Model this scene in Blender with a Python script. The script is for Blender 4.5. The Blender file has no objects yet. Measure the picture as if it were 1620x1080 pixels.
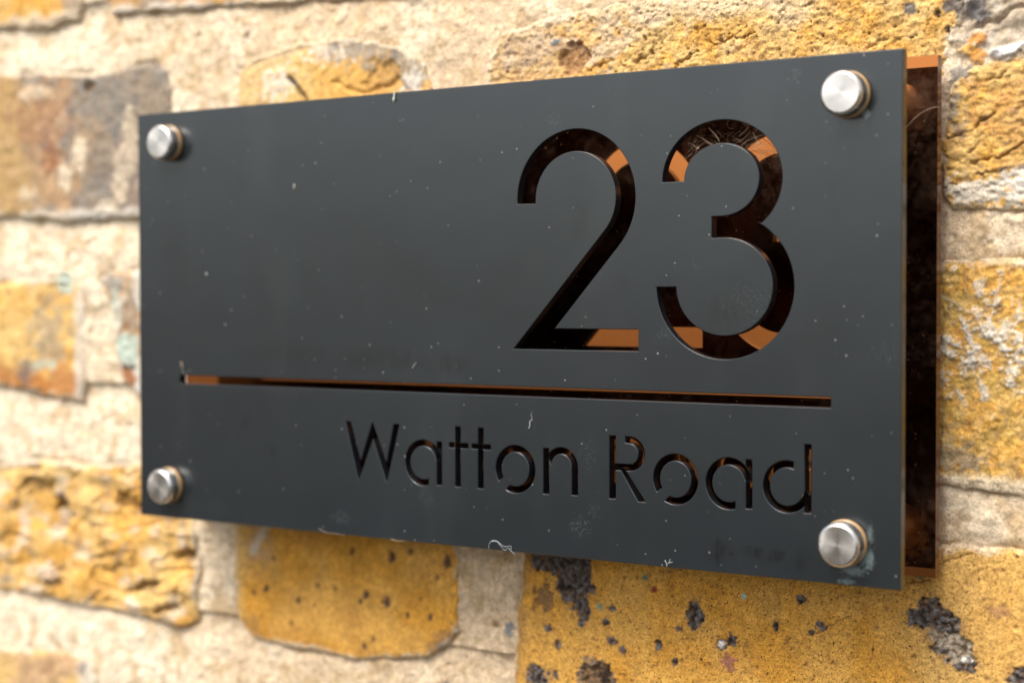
import bpy, bmesh, math, random
import numpy as np
from mathutils import Vector, Matrix

S = bpy.context.scene
COL = S.collection
R_ = math.radians
MM = 0.001

# ------------------------------------------------------------------ camera
cam_d = bpy.data.cameras.new('camera')
cam = bpy.data.objects.new('camera', cam_d)
COL.objects.link(cam)
_R = ((0.826408683721769, 0.5630679013816225, -0.001796079883700421),
      (0.01334439362072841, -0.022774121586244638, -0.9996515725715985),
      (-0.5629126172223787, 0.8260967726723488, -0.026334531554241813))
_C = (0.3262086087605214, -0.45012904839398454, 0.006805183838427136)
m = Matrix.Identity(4)
for i in range(3):
    m[i][0] = _R[0][i]; m[i][1] = -_R[1][i]; m[i][2] = -_R[2][i]; m[i][3] = _C[i]
cam.matrix_world = m
cam_d.sensor_width = 36.0
cam_d.lens = 2693.61 * 36 / 1620
cam_d.clip_start = 0.01
cam_d.clip_end = 100
cam_d.dof.use_dof = True
cam_d.dof.focus_distance = 0.522
cam_d.dof.aperture_fstop = 6.8
S.camera = cam

# ------------------------------------------------------------------ light
SUN_EL, SUN_AZ = 56.0, 196.0          # azimuth: clockwise from +Y (the wall faces -Y)
w = bpy.data.worlds.new('World'); S.world = w; w.use_nodes = True
nt = w.node_tree; nt.nodes.clear()
N = nt.nodes.new; Lk = nt.links.new
out = N('ShaderNodeOutputWorld'); bg = N('ShaderNodeBackground')
sky = N('ShaderNodeTexSky'); sky.sky_type = 'NISHITA'; sky.sun_disc = False
sky.sun_elevation = R_(SUN_EL); sky.sun_rotation = R_(SUN_AZ)
sky.air_density = 1.0; sky.dust_density = 5.0; sky.ozone_density = 1.0
hs = N('ShaderNodeHueSaturation'); hs.inputs['Saturation'].default_value = 0.55
Lk(sky.outputs[0], hs.inputs['Color'])
tc = N('ShaderNodeTexCoord'); sp = N('ShaderNodeSeparateXYZ'); Lk(tc.outputs['Generated'], sp.inputs[0])
mxz = N('ShaderNodeMath'); mxz.operation = 'MAXIMUM'; mxz.inputs[1].default_value = .03; Lk(sp.outputs['Z'], mxz.inputs[0])
cmb = N('ShaderNodeCombineXYZ'); Lk(sp.outputs['X'], cmb.inputs[0]); Lk(sp.outputs['Y'], cmb.inputs[1]); Lk(mxz.outputs[0], cmb.inputs[2])
Lk(cmb.outputs[0], sky.inputs['Vector'])        # the sky's horizon colour goes on down to the street
mr = N('ShaderNodeMapRange'); mr.interpolation_type = 'SMOOTHSTEP'
mr.inputs['From Min'].default_value = -0.17; mr.inputs['From Max'].default_value = 0.03
Lk(sp.outputs['Z'], mr.inputs['Value'])
mx = N('ShaderNodeMix'); mx.data_type = 'RGBA'
mx.inputs[6].default_value = (.60, .54, .48, 1)      # the pavement and street below the horizon
Lk(mr.outputs[0], mx.inputs[0]); Lk(hs.outputs[0], mx.inputs[7])
Lk(mx.outputs[2], bg.inputs[0]); bg.inputs[1].default_value = 0.15
Lk(bg.outputs[0], out.inputs[0])
sun_d = bpy.data.lights.new('sun', 'SUN'); sun_d.energy = 1.5; sun_d.angle = R_(30); sun_d.color = (1, .95, .88)
sun = bpy.data.objects.new('sun', sun_d); COL.objects.link(sun)
sd = Vector((math.cos(R_(SUN_EL)) * math.sin(R_(SUN_AZ)), math.cos(R_(SUN_EL)) * math.cos(R_(SUN_AZ)), math.sin(R_(SUN_EL))))
sun.rotation_euler = sd.to_track_quat('Z', 'Y').to_euler(); sun.location = sd * 2
vs = S.view_settings; vs.view_transform = 'Standard'; vs.look = 'None'; vs.exposure = 0.84; vs.gamma = 1.0; vs.use_curve_mapping = False
S.cycles.max_bounces = 10; S.cycles.glossy_bounces = 8

# ------------------------------------------------------------------ helpers
def link(o, parent=None):
    COL.objects.link(o)
    if parent is not None: o.parent = parent
    return o
def mesh_obj(name, me, mat=None, parent=None):
    o = bpy.data.objects.new(name, me)
    if mat: me.materials.append(mat)
    return link(o, parent)
def empty(name, loc=(0, 0, 0)):
    o = bpy.data.objects.new(name, None); o.empty_display_size = .02; o.location = loc
    return link(o)
def tag(o, label, cat, group=None):
    o['label'] = label; o['category'] = cat
    if group: o['group'] = group
    return o

class NT:
    """small helper to write node materials"""
    def __init__(s, name):
        s.m = bpy.data.materials.new(name); s.m.use_nodes = True
        s.t = s.m.node_tree; s.b = s.t.nodes['Principled BSDF']; s.tc = None
    def n(s, t, **k):
        nd = s.t.nodes.new(t)
        for a, v in k.items():
            if hasattr(nd, a): setattr(nd, a, v)
            else: nd.inputs[a].default_value = v
        return nd
    def l(s, a, b): s.t.links.new(a, b)
    def obj(s):
        if not s.tc: s.tc = s.n('ShaderNodeTexCoord')
        return s.tc.outputs['Object']
    def noise(s, scale, detail=2, rough=.5, vec=None, stretch=None):
        nd = s.n('ShaderNodeTexNoise'); nd.inputs['Scale'].default_value = scale
        nd.inputs['Detail'].default_value = detail; nd.inputs['Roughness'].default_value = rough
        v = vec or s.obj()
        if stretch:
            mp = s.n('ShaderNodeMapping'); mp.inputs['Scale'].default_value = stretch; s.l(v, mp.inputs[0]); v = mp.outputs[0]
        s.l(v, nd.inputs['Vector']); return nd.outputs['Fac']
    def ramp(s, fac, a, b, lo=0., hi=1.):
        r = s.n('ShaderNodeMapRange'); r.interpolation_type = 'SMOOTHSTEP'
        r.inputs['From Min'].default_value = a; r.inputs['From Max'].default_value = b
        r.inputs['To Min'].default_value = lo; r.inputs['To Max'].default_value = hi
        s.l(fac, r.inputs['Value']); return r.outputs[0]
    def math(s, op, a, b=None, clamp=False):
        q = s.n('ShaderNodeMath'); q.operation = op; q.use_clamp = clamp
        for i, x in enumerate((a, b)):
            if x is None: continue
            if isinstance(x, (int, float)): q.inputs[i].default_value = x
            else: s.l(x, q.inputs[i])
        return q.outputs[0]
    def mix(s, fac, a, b, mode='MIX'):
        q = s.n('ShaderNodeMix'); q.data_type = 'RGBA'; q.blend_type = mode
        for i, x in ((0, fac), (6, a), (7, b)):
            if isinstance(x, (int, float)): q.inputs[i].default_value = x
            elif isinstance(x, tuple): q.inputs[i].default_value = (*x, 1)
            else: s.l(x, q.inputs[i])
        return q.outputs[2]
    def bump(s, h, strength, dist, normal=None):
        q = s.n('ShaderNodeBump'); q.inputs['Strength'].default_value = strength; q.inputs['Distance'].default_value = dist
        s.l(h, q.inputs['Height'])
        if normal is not None: s.l(normal, q.inputs['Normal'])
        return q.outputs[0]
    def specks(s, scale, size, keep, seed=0.):
        """sparse round specks: a voronoi cell keeps its dot only when its random value is below keep"""
        v = s.n('ShaderNodeTexVoronoi'); v.inputs['Scale'].default_value = scale
        mp = s.n('ShaderNodeMapping'); mp.inputs['Location'].default_value = (seed, 0, seed * .7)
        s.l(s.obj(), mp.inputs[0]); s.l(mp.outputs[0], v.inputs['Vector'])
        sx = s.n('ShaderNodeSeparateColor'); s.l(v.outputs['Color'], sx.inputs[0])
        k = s.math('LESS_THAN', sx.outputs[0], keep)
        sz = s.math('MULTIPLY', sx.outputs[1], size)
        d = s.math('LESS_THAN', v.outputs['Distance'], sz)
        return s.math('MULTIPLY', k, d)
    def spots(s, lst, noise_scale, amt):
        """soft stains at given (x, z, rx, rz, strength) in mm on the sign's face"""
        nz = s.noise(noise_scale, 3, .6); tot = None
        for (x, z, rx, rz, st) in lst:
            mp = s.n('ShaderNodeMapping'); mp.vector_type = 'POINT'
            sx_, sz_ = 1000 / rx, 1000 / rz
            mp.inputs['Scale'].default_value = (sx_, 0, sz_); mp.inputs['Location'].default_value = (-x * MM * sx_, 0, -z * MM * sz_)
            s.l(s.obj(), mp.inputs[0])
            ln = s.n('ShaderNodeVectorMath'); ln.operation = 'LENGTH'; s.l(mp.outputs[0], ln.inputs[0])
            q = s.math('ADD', ln.outputs['Value'], s.math('MULTIPLY', s.math('SUBTRACT', nz, .5), amt))
            r = s.ramp(q, 1.1, .2, 0., st)
            tot = r if tot is None else s.math('MAXIMUM', tot, r)
        return tot
    def set(s, **k):
        for a, v in k.items():
            i = s.b.inputs[a.replace('_', ' ')]
            if isinstance(v, (int, float)): i.default_value = v
            elif isinstance(v, tuple): i.default_value = (*v, 1)
            else: s.l(v, i)
        return s.m

# ------------------------------------------------------------------ materials
def mat_masonry(name, grain, dark_specks, bumpy):
    t = NT(name)
    a = t.n('ShaderNodeAttribute'); a.attribute_name = 'tone'
    c = a.outputs['Color']; alpha = a.outputs['Alpha']
    g1 = t.noise(1500, 3, .7); g2 = t.noise(420, 4, .65)
    c = t.mix(1.0, c, t.mix(t.ramp(g1, .3, .7), (1 - grain,) * 3, (1 + grain * .8,) * 3), 'MULTIPLY')
    c = t.mix(1.0, c, t.mix(t.ramp(g2, .35, .65), (1 - grain * .6, 1 - grain * .7, 1 - grain * .8), (1.08, 1.08, 1.05)), 'MULTIPLY')
    # fine iron specks
    sp1 = t.ramp(t.noise(1250, 2, .65), .585, .65)
    f = t.math('MULTIPLY', sp1, t.math('MULTIPLY', alpha, dark_specks))
    c = t.mix(f, c, (.22, .095, .025))
    sp2 = t.ramp(t.noise(560, 2, .6, stretch=(1, 1, .75)), .665, .70)
    c = t.mix(t.math('MULTIPLY', sp2, t.math('MULTIPLY', alpha, dark_specks)), c, (.06, .03, .02))
    n = t.bump(g1, bumpy, .0003); n = t.bump(g2, bumpy, .0008, n)
    n = t.bump(sp2, .4, -.0003, n)
    return t.set(Base_Color=c, Roughness=.92, Normal=n, Specular_IOR_Level=.25)
M_BRICK = mat_masonry('stock_brick', .30, .95, .7)
M_MORTAR = mat_masonry('lime_mortar', .20, .6, .8)

def mat_plate():
    t = NT('charcoal_acrylic')
    n1 = t.noise(9, 4, .6); n2 = t.noise(30, 4, .65, stretch=(1, 1, .28)); n3 = t.noise(900, 3, .6)
    base = t.mix(t.ramp(n1, .3, .7), (.0075, .0100, .0125), (.0105, .0138, .0168))
    base = t.mix(t.math('MULTIPLY', t.ramp(n2, .5, .75), .35), base, (.023, .026, .028))
    base = t.mix(1.0, base, t.mix(t.ramp(n3, .3, .7), (.93,) * 3, (1.07,) * 3), 'MULTIPLY')
    drk = t.spots([(-99.7, 47, 5, 8, .75), (-34, -14, 22, 5, .6), (-8, -15, 14, 4, .55), (-75, -13, 26, 5, .4), (94, -69, 6, 4.5, 1), (104, -68, 6, 3, .9),
                   (112, -68.5, 4, 2.6, 1), (120, -70, 6, 5, .5), (130, 35, 6, 9, .5), (96, 3, 8, 6, .55), (-84, -48, 2.4, 3, .6), (-80, -56, 3, 5, .6),
                   (45, 30, 4, 8, .5), (-96, -38, 3, 3, .5), (60, 10, 5, 5, .35)], 420, 1.9)
    streak = t.ramp(t.noise(330, 4, .7, stretch=(1, 1, .3)), .40, .60, .1, 1.)
    drk = t.math('MULTIPLY', drk, streak)
    base = t.mix(t.math('MULTIPLY', drk, .95), base, (.004, .004, .005))
    dust = t.specks(330, .12, .16); dust2 = t.specks(150, .055, .14, .37); dust3 = t.specks(700, .20, .045, .81)
    lite = t.spots([(-110, -70, 8, 4, .3), (-52, -69, 6, 3, .8), (26.8, -33, 2, 4, .3), (36, 62, 5, 3, .5), (45, -65, 5, 4, .8), (75, -5, 4, 3, .5), (48, -42, 4, 8, .4), (50, -60, 3, 4, .5), (105, 5, 14, 9, .35),
                    (139, -68, 4, 3, 1), (135, -71, 6, 2.5, .9), (141, -64, 2, 5, .7), (130, 55, 4, 3, .5), (118, 70, 2, 3, .8), (138, 55, 2, 3, .9), (-15, -60, 5, 4, .4)], 700, 2.4)
    dust = t.math('MAXIMUM', dust, t.math('MULTIPLY', dust2, .8)); dust = t.math('MAXIMUM', dust, dust3)
    dust = t.math('MULTIPLY', dust, t.ramp(t.noise(22, 4, .7), .38, .62, .12, 1.))
    # fine hair scratches: thin zero-crossings of a stretched noise, only here and there
    sc1 = t.math('ABSOLUTE', t.math('SUBTRACT', t.noise(90, 2, .5, stretch=(1.6, 1, .5)), .5))
    scr = t.math('MULTIPLY', t.ramp(sc1, .0035, .0, 0., 1.), t.ramp(t.noise(38, 3, .6, stretch=(1, 3, 1)), .62, .70))
    c = t.mix(t.math('MULTIPLY', t.math('MULTIPLY', lite, t.ramp(t.noise(1100, 4, .75), .48, .60, .0, 1.)), .16), base, (.25, .28, .28))
    halo = t.spots([(140.2, -67, 2.2, 4, 1), (136, -70.5, 4.5, 2, .9), (134, -74, 3, 1.2, .6), (139.5, 57.5, 1.6, 1.6, 1), (138, 60, 3, 3, .4), (141, -60, 1.2, 3, .5)], 900, 2.2)
    c = t.mix(t.math('MULTIPLY', halo, .45), c, (.30, .40, .38))
    c = t.mix(t.math('MULTIPLY', dust, .40), c, (.50, .50, .48))
    c = t.mix(t.math('MULTIPLY', scr, .07), c, (.4, .42, .42))
    ro = t.math('ADD', .17, t.math('MULTIPLY', t.math('ADD', t.noise(25, 4, .6), t.math('MULTIPLY', drk, -.3)), .14))
    bv = t.n('ShaderNodeBevel'); bv.samples = 4; bv.inputs['Radius'].default_value = .00022
    nrm = t.bump(t.noise(16, 3, .5), .18, .0016, t.bump(t.noise(2600, 2, .5), .10, .0001, bv.outputs[0]))
    return t.set(Base_Color=c, Roughness=ro, Normal=nrm, Specular_IOR_Level=.82, IOR=1.5, Specular_Tint=(.92, .98, 1.0))
M_PLATE = mat_plate()
def mat_edge():
    t = NT('polished_acrylic_edge')
    bv = t.n('ShaderNodeBevel'); bv.samples = 4; bv.inputs['Radius'].default_value = .00022
    c = t.mix(t.ramp(t.noise(1200, 2, .5), .6, .75), (.008, .007, .006), (.03, .025, .02))
    g = t.n('ShaderNodeNewGeometry'); sz = t.n('ShaderNodeSeparateXYZ'); t.l(g.outputs['Normal'], sz.inputs[0])
    up = t.math('MULTIPLY', t.ramp(sz.outputs[2], .35, .9), t.ramp(t.noise(500, 4, .6), .25, .6, .45, 1.))   # paler and rougher on faces that point up
    c = t.mix(up, c, (.46, .42, .36))
    t.l(bv.outputs[0], t.b.inputs['Normal'])
    return t.set(Base_Color=c, Roughness=t.math('ADD', .14, t.math('MULTIPLY', up, .6)), Specular_IOR_Level=.6)
M_EDGE = mat_edge()
def mat_outer():
    t = NT('sawn_outer_edge')
    return t.set(Base_Color=t.mix(t.noise(60, 3, .6), (.06, .040, .02), (.15, .10, .05)), Roughness=.35)
M_OUTER = mat_outer()
def mat_chamfer():
    t = NT('scuffed_cut_edge')
    return t.set(Base_Color=t.mix(t.ramp(t.noise(350, 4, .7), .35, .65), (.035, .034, .032), (.15, .145, .135)), Roughness=.4)
M_CHAMFER = mat_chamfer()
def mat_copper():
    t = NT('copper_mirror_acrylic')
    film = t.math('MULTIPLY', t.ramp(t.noise(45, 5, .7), .40, .7), t.ramp(t.noise(420, 4, .7), .35, .75))
    lint = t.math('MAXIMUM', t.specks(420, .22, .16), t.specks(900, .25, .10, .4))
    c = t.mix(t.math('MULTIPLY', t.noise(110, 3, .6), .3), (.48, .165, .042), (.41, .140, .038))
    t.set(Base_Color=c, Metallic=1., Roughness=.035, Coat_Weight=.25, Coat_Roughness=.03, Coat_IOR=1.42)
    t.l(t.bump(t.noise(14, 2, .5), .05, .002), t.b.inputs['Normal'])
    df = t.n('ShaderNodeBsdfDiffuse'); df.inputs[0].default_value = (.34, .19, .12, 1)
    ms = t.n('ShaderNodeMixShader')
    cloud = t.math('MULTIPLY', t.spots([(146, 64, 9, 13, 1), (150, 40, 5, 12, .7), (148, -50, 7, 12, .35), (98, 48, 24, 9, .9), (100, 30, 20, 12, .35), (45, 47, 24, 12, .6)], 160, 1.4), t.ramp(t.noise(260, 5, .75), .38, .68, .15, 1.))
    film = t.math('MAXIMUM', film, cloud)
    t.l(t.math('ADD', t.math('MULTIPLY', film, .20), t.math('MULTIPLY', lint, .4)), ms.inputs[0])
    o = t.t.nodes['Material Output']
    t.l(t.b.outputs[0], ms.inputs[1]); t.l(df.outputs[0], ms.inputs[2]); t.l(ms.outputs[0], o.inputs[0])
    return t.m
M_COPPER = mat_copper()
def mat_copper_edge():
    t = NT('bronze_acrylic_edge')
    return t.set(Base_Color=(.11, .04, .018), Roughness=.18, Specular_IOR_Level=.6)
M_COPEDGE = mat_copper_edge()
def mat_steel(name, rough, aniso):
    t = NT(name)
    # turned face: concentric brushing round the stud's own axis
    sx = t.n('ShaderNodeSeparateXYZ'); t.l(t.obj(), sx.inputs[0])
    r = t.math('SQRT', t.math('ADD', t.math('POWER', sx.outputs[0], 2), t.math('POWER', sx.outputs[2], 2)))
    cx = t.n('ShaderNodeCombineXYZ'); t.l(r, cx.inputs[0])
    rings = t.noise(5200, 2, .6, vec=cx.outputs[0])
    c = t.mix(t.ramp(rings, .35, .65), (.56, .54, .50), (.70, .68, .64))
    t.set(Base_Color=c, Metallic=1., Roughness=t.math('ADD', t.math('ADD', rough - .05, t.math('MULTIPLY', rings, .08)), t.math('MULTIPLY', t.ramp(t.noise(260, 4, .7), .42, .68), .14)), Anisotropic=aniso)
    tg = t.n('ShaderNodeTangent'); tg.direction_type = 'RADIAL'; tg.axis = 'Y'
    t.l(tg.outputs[0], t.b.inputs['Tangent'])
    t.l(t.bump(rings, .12, .00006), t.b.inputs['Normal'])
    return t.m
M_STEEL = mat_steel('turned_steel', .30, .75)
M_RIM = mat_steel('polished_steel_rim', .27, .0)
M_BARREL = mat_steel('satin_steel_barrel', .42, .0)
def simple(name, col, rough, spec=.5, **k):
    t = NT(name)
    c = t.mix(t.noise(800, 2, .6), tuple(x * .8 for x in col), tuple(min(1, x * 1.15) for x in col))
    return t.set(Base_Color=c, Roughness=rough, Specular_IOR_Level=spec, **k)
M_WASHER = simple('amber_nylon', (.42, .26, .12), .3, Subsurface_Weight=.0)
M_SILK = simple('pale_silk', (.50, .38, .27), .6)
M_LINT = simple('white_lint', (.62, .64, .64), .8)
M_DROP = simple('dried_dropping', (.66, .66, .55), .8)

# ------------------------------------------------------------------ noise (numpy, coordinates in mm)
def _h(ix, iy, seed):
    n = (ix.astype(np.int64) * 374761393 + iy.astype(np.int64) * 668265263 + seed * 2147483647) & 0xFFFFFFFF
    n = ((n ^ (n >> 13)) * 1274126177) & 0xFFFFFFFF
    n = ((n ^ (n >> 16)) * 2246822519) & 0xFFFFFFFF
    return ((n ^ (n >> 15)) & 0xFFFFFF) / float(0xFFFFFF)
def vnoise(x, y, s, seed=0):
    """gradient noise, feature size s mm, range about -1..1"""
    x = x / s; y = y / s
    x0 = np.floor(x); y0 = np.floor(y); fx = x - x0; fy = y - y0
    u = fx * fx * fx * (fx * (fx * 6 - 15) + 10); v = fy * fy * fy * (fy * (fy * 6 - 15) + 10)
    def g(i, j):
        a = _h(x0 + i, y0 + j, seed) * 2 * np.pi
        return np.cos(a) * (fx - i) + np.sin(a) * (fy - j)
    a = g(0, 0) * (1 - u) + g(1, 0) * u; b = g(0, 1) * (1 - u) + g(1, 1) * u
    return (a * (1 - v) + b * v) * 1.5
def fbm(x, y, s, o=4, seed=0, gain=.5):
    t = 0; a = 1
    for i in range(o):
        t = t + a * vnoise(x + 17.3 * i, y - 9.1 * i, s / 2 ** i, seed + i * 13); a *= gain
    return t
def cells(x, y, s, seed=0):
    """worley: distance to nearest random point in mm and that cell's random number"""
    gx = np.floor(x / s); gy = np.floor(y / s); best = np.full(x.shape, 1e9); rid = np.zeros(x.shape)
    for i in (-1, 0, 1):
        for j in (-1, 0, 1):
            cx = gx + i; cy = gy + j
            px = (cx + _h(cx, cy, seed)) * s; py = (cy + _h(cx, cy, seed + 5)) * s
            d = np.hypot(x - px, y - py); r = _h(cx, cy, seed + 9)
            k = d < best; best = np.where(k, d, best); rid = np.where(k, r, rid)
    return best, rid
def sstep(a, b, x):
    t = np.clip((x - a) / (b - a), 0, 1); return t * t * (3 - 2 * t)
def poly_sdf(x, y, P):
    """signed distance to a polygon, positive inside"""
    d = np.full(x.shape, 1e9); ins = np.zeros(x.shape, bool); n = len(P)
    for i in range(n):
        ax, ay = P[i]; bx, by = P[(i + 1) % n]
        ex, ey = bx - ax, by - ay
        t = np.clip(((x - ax) * ex + (y - ay) * ey) / (ex * ex + ey * ey), 0, 1)
        d = np.minimum(d, np.hypot(x - ax - t * ex, y - ay - t * ey))
        c = ((ay > y) != (by > y)) & (x < ex * (y - ay) / ((ey) if ey != 0 else 1e-9) + ax)
        ins ^= c
    return np.where(ins, d, -d)
def seg_dist(x, y, P):
    d = np.full(x.shape, 1e9)
    for (ax, ay), (bx, by) in zip(P[:-1], P[1:]):
        ex, ey = bx - ax, by - ay
        t = np.clip(((x - ax) * ex + (y - ay) * ey) / (ex * ex + ey * ey + 1e-9), 0, 1)
        d = np.minimum(d, np.hypot(x - ax - t * ex, y - ay - t * ey))
    return d
def mixc(c, col, f):
    return c * (1 - f[:, None]) + np.array(col)[None, :] * f[:, None]
def blob(x, y, cx, cy, rx, ry, seed=0, rough=.5, ns=None, ang=0., soft=.25):
    ca, sa = math.cos(R_(ang)), math.sin(R_(ang))
    dx, dy = x - cx, y - cy; a = (dx * ca + dy * sa) / rx; b = (-dx * sa + dy * ca) / ry
    ns = ns or min(rx, ry) * .9
    d = np.hypot(a, b) + rough * fbm(x, y, ns, 4, seed + 71, .6)
    return sstep(1 + soft * .5, 1 - soft * .5, d)

# ------------------------------------------------------------------ colours of the masonry (albedo)
GOLD = (.69, .375, .084); AMBER = (.68, .335, .050); STRAW = (.70, .47, .18); TAN = (.52, .34, .19); CREAM = (.68, .57, .42)
GREY = (.31, .28, .24); SLATE = (.15, .145, .15); PURPLE = (.25, .185, .165); RUST = (.42, .15, .045); ORANGE = (.54, .24, .05)
CLINK = (.075, .065, .062); SOOT = (.030, .024, .022); SEA = (.46, .56, .48); PALE = (.66, .62, .54); WHITE = (.78, .74, .68); BROWN = (.26, .15, .07)
MORT = (.67, .515, .345)
WALL_Y = 29.5      # brick faces' distance behind the sign's front face, mm

# a brick: outline (x, z in mm), base colour pair, relief (mm), feature size, seed, detail callback

def lips(x, y, s, c, h, seed, bottom, amt=1.):
    """lime smeared over the arris, thickest along the brick's bottom edge"""
    e = sstep(2.6, .2, s + 1.6 * fbm(x, y, 6, 3, seed + 3)) * sstep(-.15, .35, vnoise(x, y, 22, seed + 4) + .25 * amt)
    return mixc(c, CREAM, np.clip(e * .85, 0, 1)), h + .25 * e

def brick_A0(x, y, s, c, h, sp, q):
    c = mixc(c, GREY, sstep(-228, -220, x + 4 * vnoise(x, y, 9, q)) * .8)
    f = sstep(126.5, 122.5, y + 2.5 * vnoise(x, y, 7, q + 2)); return mixc(c, CREAM, f * .9), h + f * .5, sp
def brick_A1(x, y, s, c, h, sp, q):
    c = mixc(c, GREY, sstep(.0, .5, fbm(x, y, 18, 3, q)) * .7)
    f = sstep(124.5, 121.6, y - .055 * (-(x + 195)) + 2.0 * vnoise(x, y, 7, q + 2)); return mixc(c, PALE, f * .9), h + f * .8, sp
def brick_B0(x, y, s, c, h, sp, q):
    n = fbm(x, y, 16, 4, q)
    c = mixc(c, (.52, .33, .14), sstep(-236, -262, x + 10 * n) * .9)
    c = mixc(c, (.55, .37, .16), blob(x, y, -262, 60, 14, 30, q + 1, .5) * .8)
    c = mixc(c, (.36, .19, .11), blob(x, y, -238, 80, 15, 14, q + 2, .8, 8) * .6)
    c = mixc(c, RUST, blob(x, y, -232, 66, 7, 6, q + 3, .9, 4) * .65)
    c = mixc(c, TAN, sstep(.15, .6, fbm(x, y, 7, 4, q + 5)) * .6)
    c = c * .86; c = mixc(c, (.24, .215, .18), sstep(-228, -205, x + 12 * n) * .75)
    c = mixc(c, SLATE, sstep(.25, .7, fbm(x, y, 9, 4, q + 8)) * sstep(-235, -215, x) * .55)
    c = mixc(c, PURPLE, blob(x, y, -185, 55, 14, 14, q + 6, .7, 7) * .6)
    for (bx, by, rx, ry, k) in ((-214.4, 65.5, 3.4, 8.5, .95), (-224, 56, 4, 5.5, .9), (-192, 50, 5, 5, .7), (-188, 60, 8, 9, .55), (-186, 74, 5, 8, .6), (-219, 62, 1.5, 3, .6), (-248, 50, 6, 3, .6), (-243, 92, 10, 3, .6), (-200, 44, 5, 3, .6)):
        f = blob(x, y, bx, by, rx, ry, q + int(bx) % 31, .55, 4); c = mixc(c, CREAM, f * k); h = h + .4 * f
    f = blob(x, y, -210.3, 93, 3.2, 2.2, q + 9, .5, 2.5); h = h - 2.2 * f; c = mixc(c, BROWN, f * .7)
    f = sstep(43.8, 40.5, y + 1.6 * vnoise(x, y, 8, q + 12)); c = mixc(c, PALE, f * .75); h = h + f * .7
    return c, h, sp * .3
def brick_B1(x, y, s, c, h, sp, q):
    c = mixc(c, STRAW, np.full(len(x), .45)); h = h + .9 * sstep(2.2, .3, s)
    c = mixc(c, STRAW, sstep(-.1, .5, fbm(x, y, 20, 3, q)) * .8)
    c = mixc(c, GOLD, sstep(-98, -84, x + 5 * vnoise(x, y, 8, q)) * .55)
    c = mixc(c, (.70, .50, .25), sstep(-96, -112, x + 7 * fbm(x, y, 12, 4, q + 30)) * .75)
    c = mixc(c, WHITE, blob(x, y, -107, 87, 7, 5, q + 1, 1.1, 3) * .6)
    c = mixc(c, CREAM, sstep(94, 101, y + 4 * fbm(x, y, 10, 4, q + 31)) * .6)
    c = mixc(c, WHITE, blob(x, y, -80, 96, 12, 3, q + 2, 1.2, 3) * .6)
    c = mixc(c, GREY, blob(x, y, -62, 96, 18, 6.5, q + 3, .6, 6) * .75)
    c = mixc(c, GREY, blob(x, y, -46, 90, 9, 9, q + 4, .6, 6) * .75)
    c = mixc(c, (.56, .32, .10), blob(x, y, -56, 85, 7, 8, q + 5, .5, 5) * .8); h = h - .8 * blob(x, y, -56, 84, 8, 7, q + 5, .5, 5)
    c = mixc(c, PALE, blob(x, y, -43, 83, 5, 5, q + 6, .8, 4) * .8)
    d = seg_dist(x + .7 * vnoise(x, y, 3, q), y, [(-101, 88), (-97.5, 84.5), (-93.6, 80.2), (-90, 76)])
    f = sstep(1.5, .3, d); h = h - 3.2 * f; c = mixc(c, SOOT, f * .85)
    h = h - 1.1 * sstep(1.2, .2, seg_dist(x + 1 * vnoise(x, y, 4, q + 3), y + 1.2 * vnoise(x, y, 4, q + 1), [(-80, 86), (-66, 80), (-50, 84), (-44, 79)]))
    return c, h, sp * .2
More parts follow.
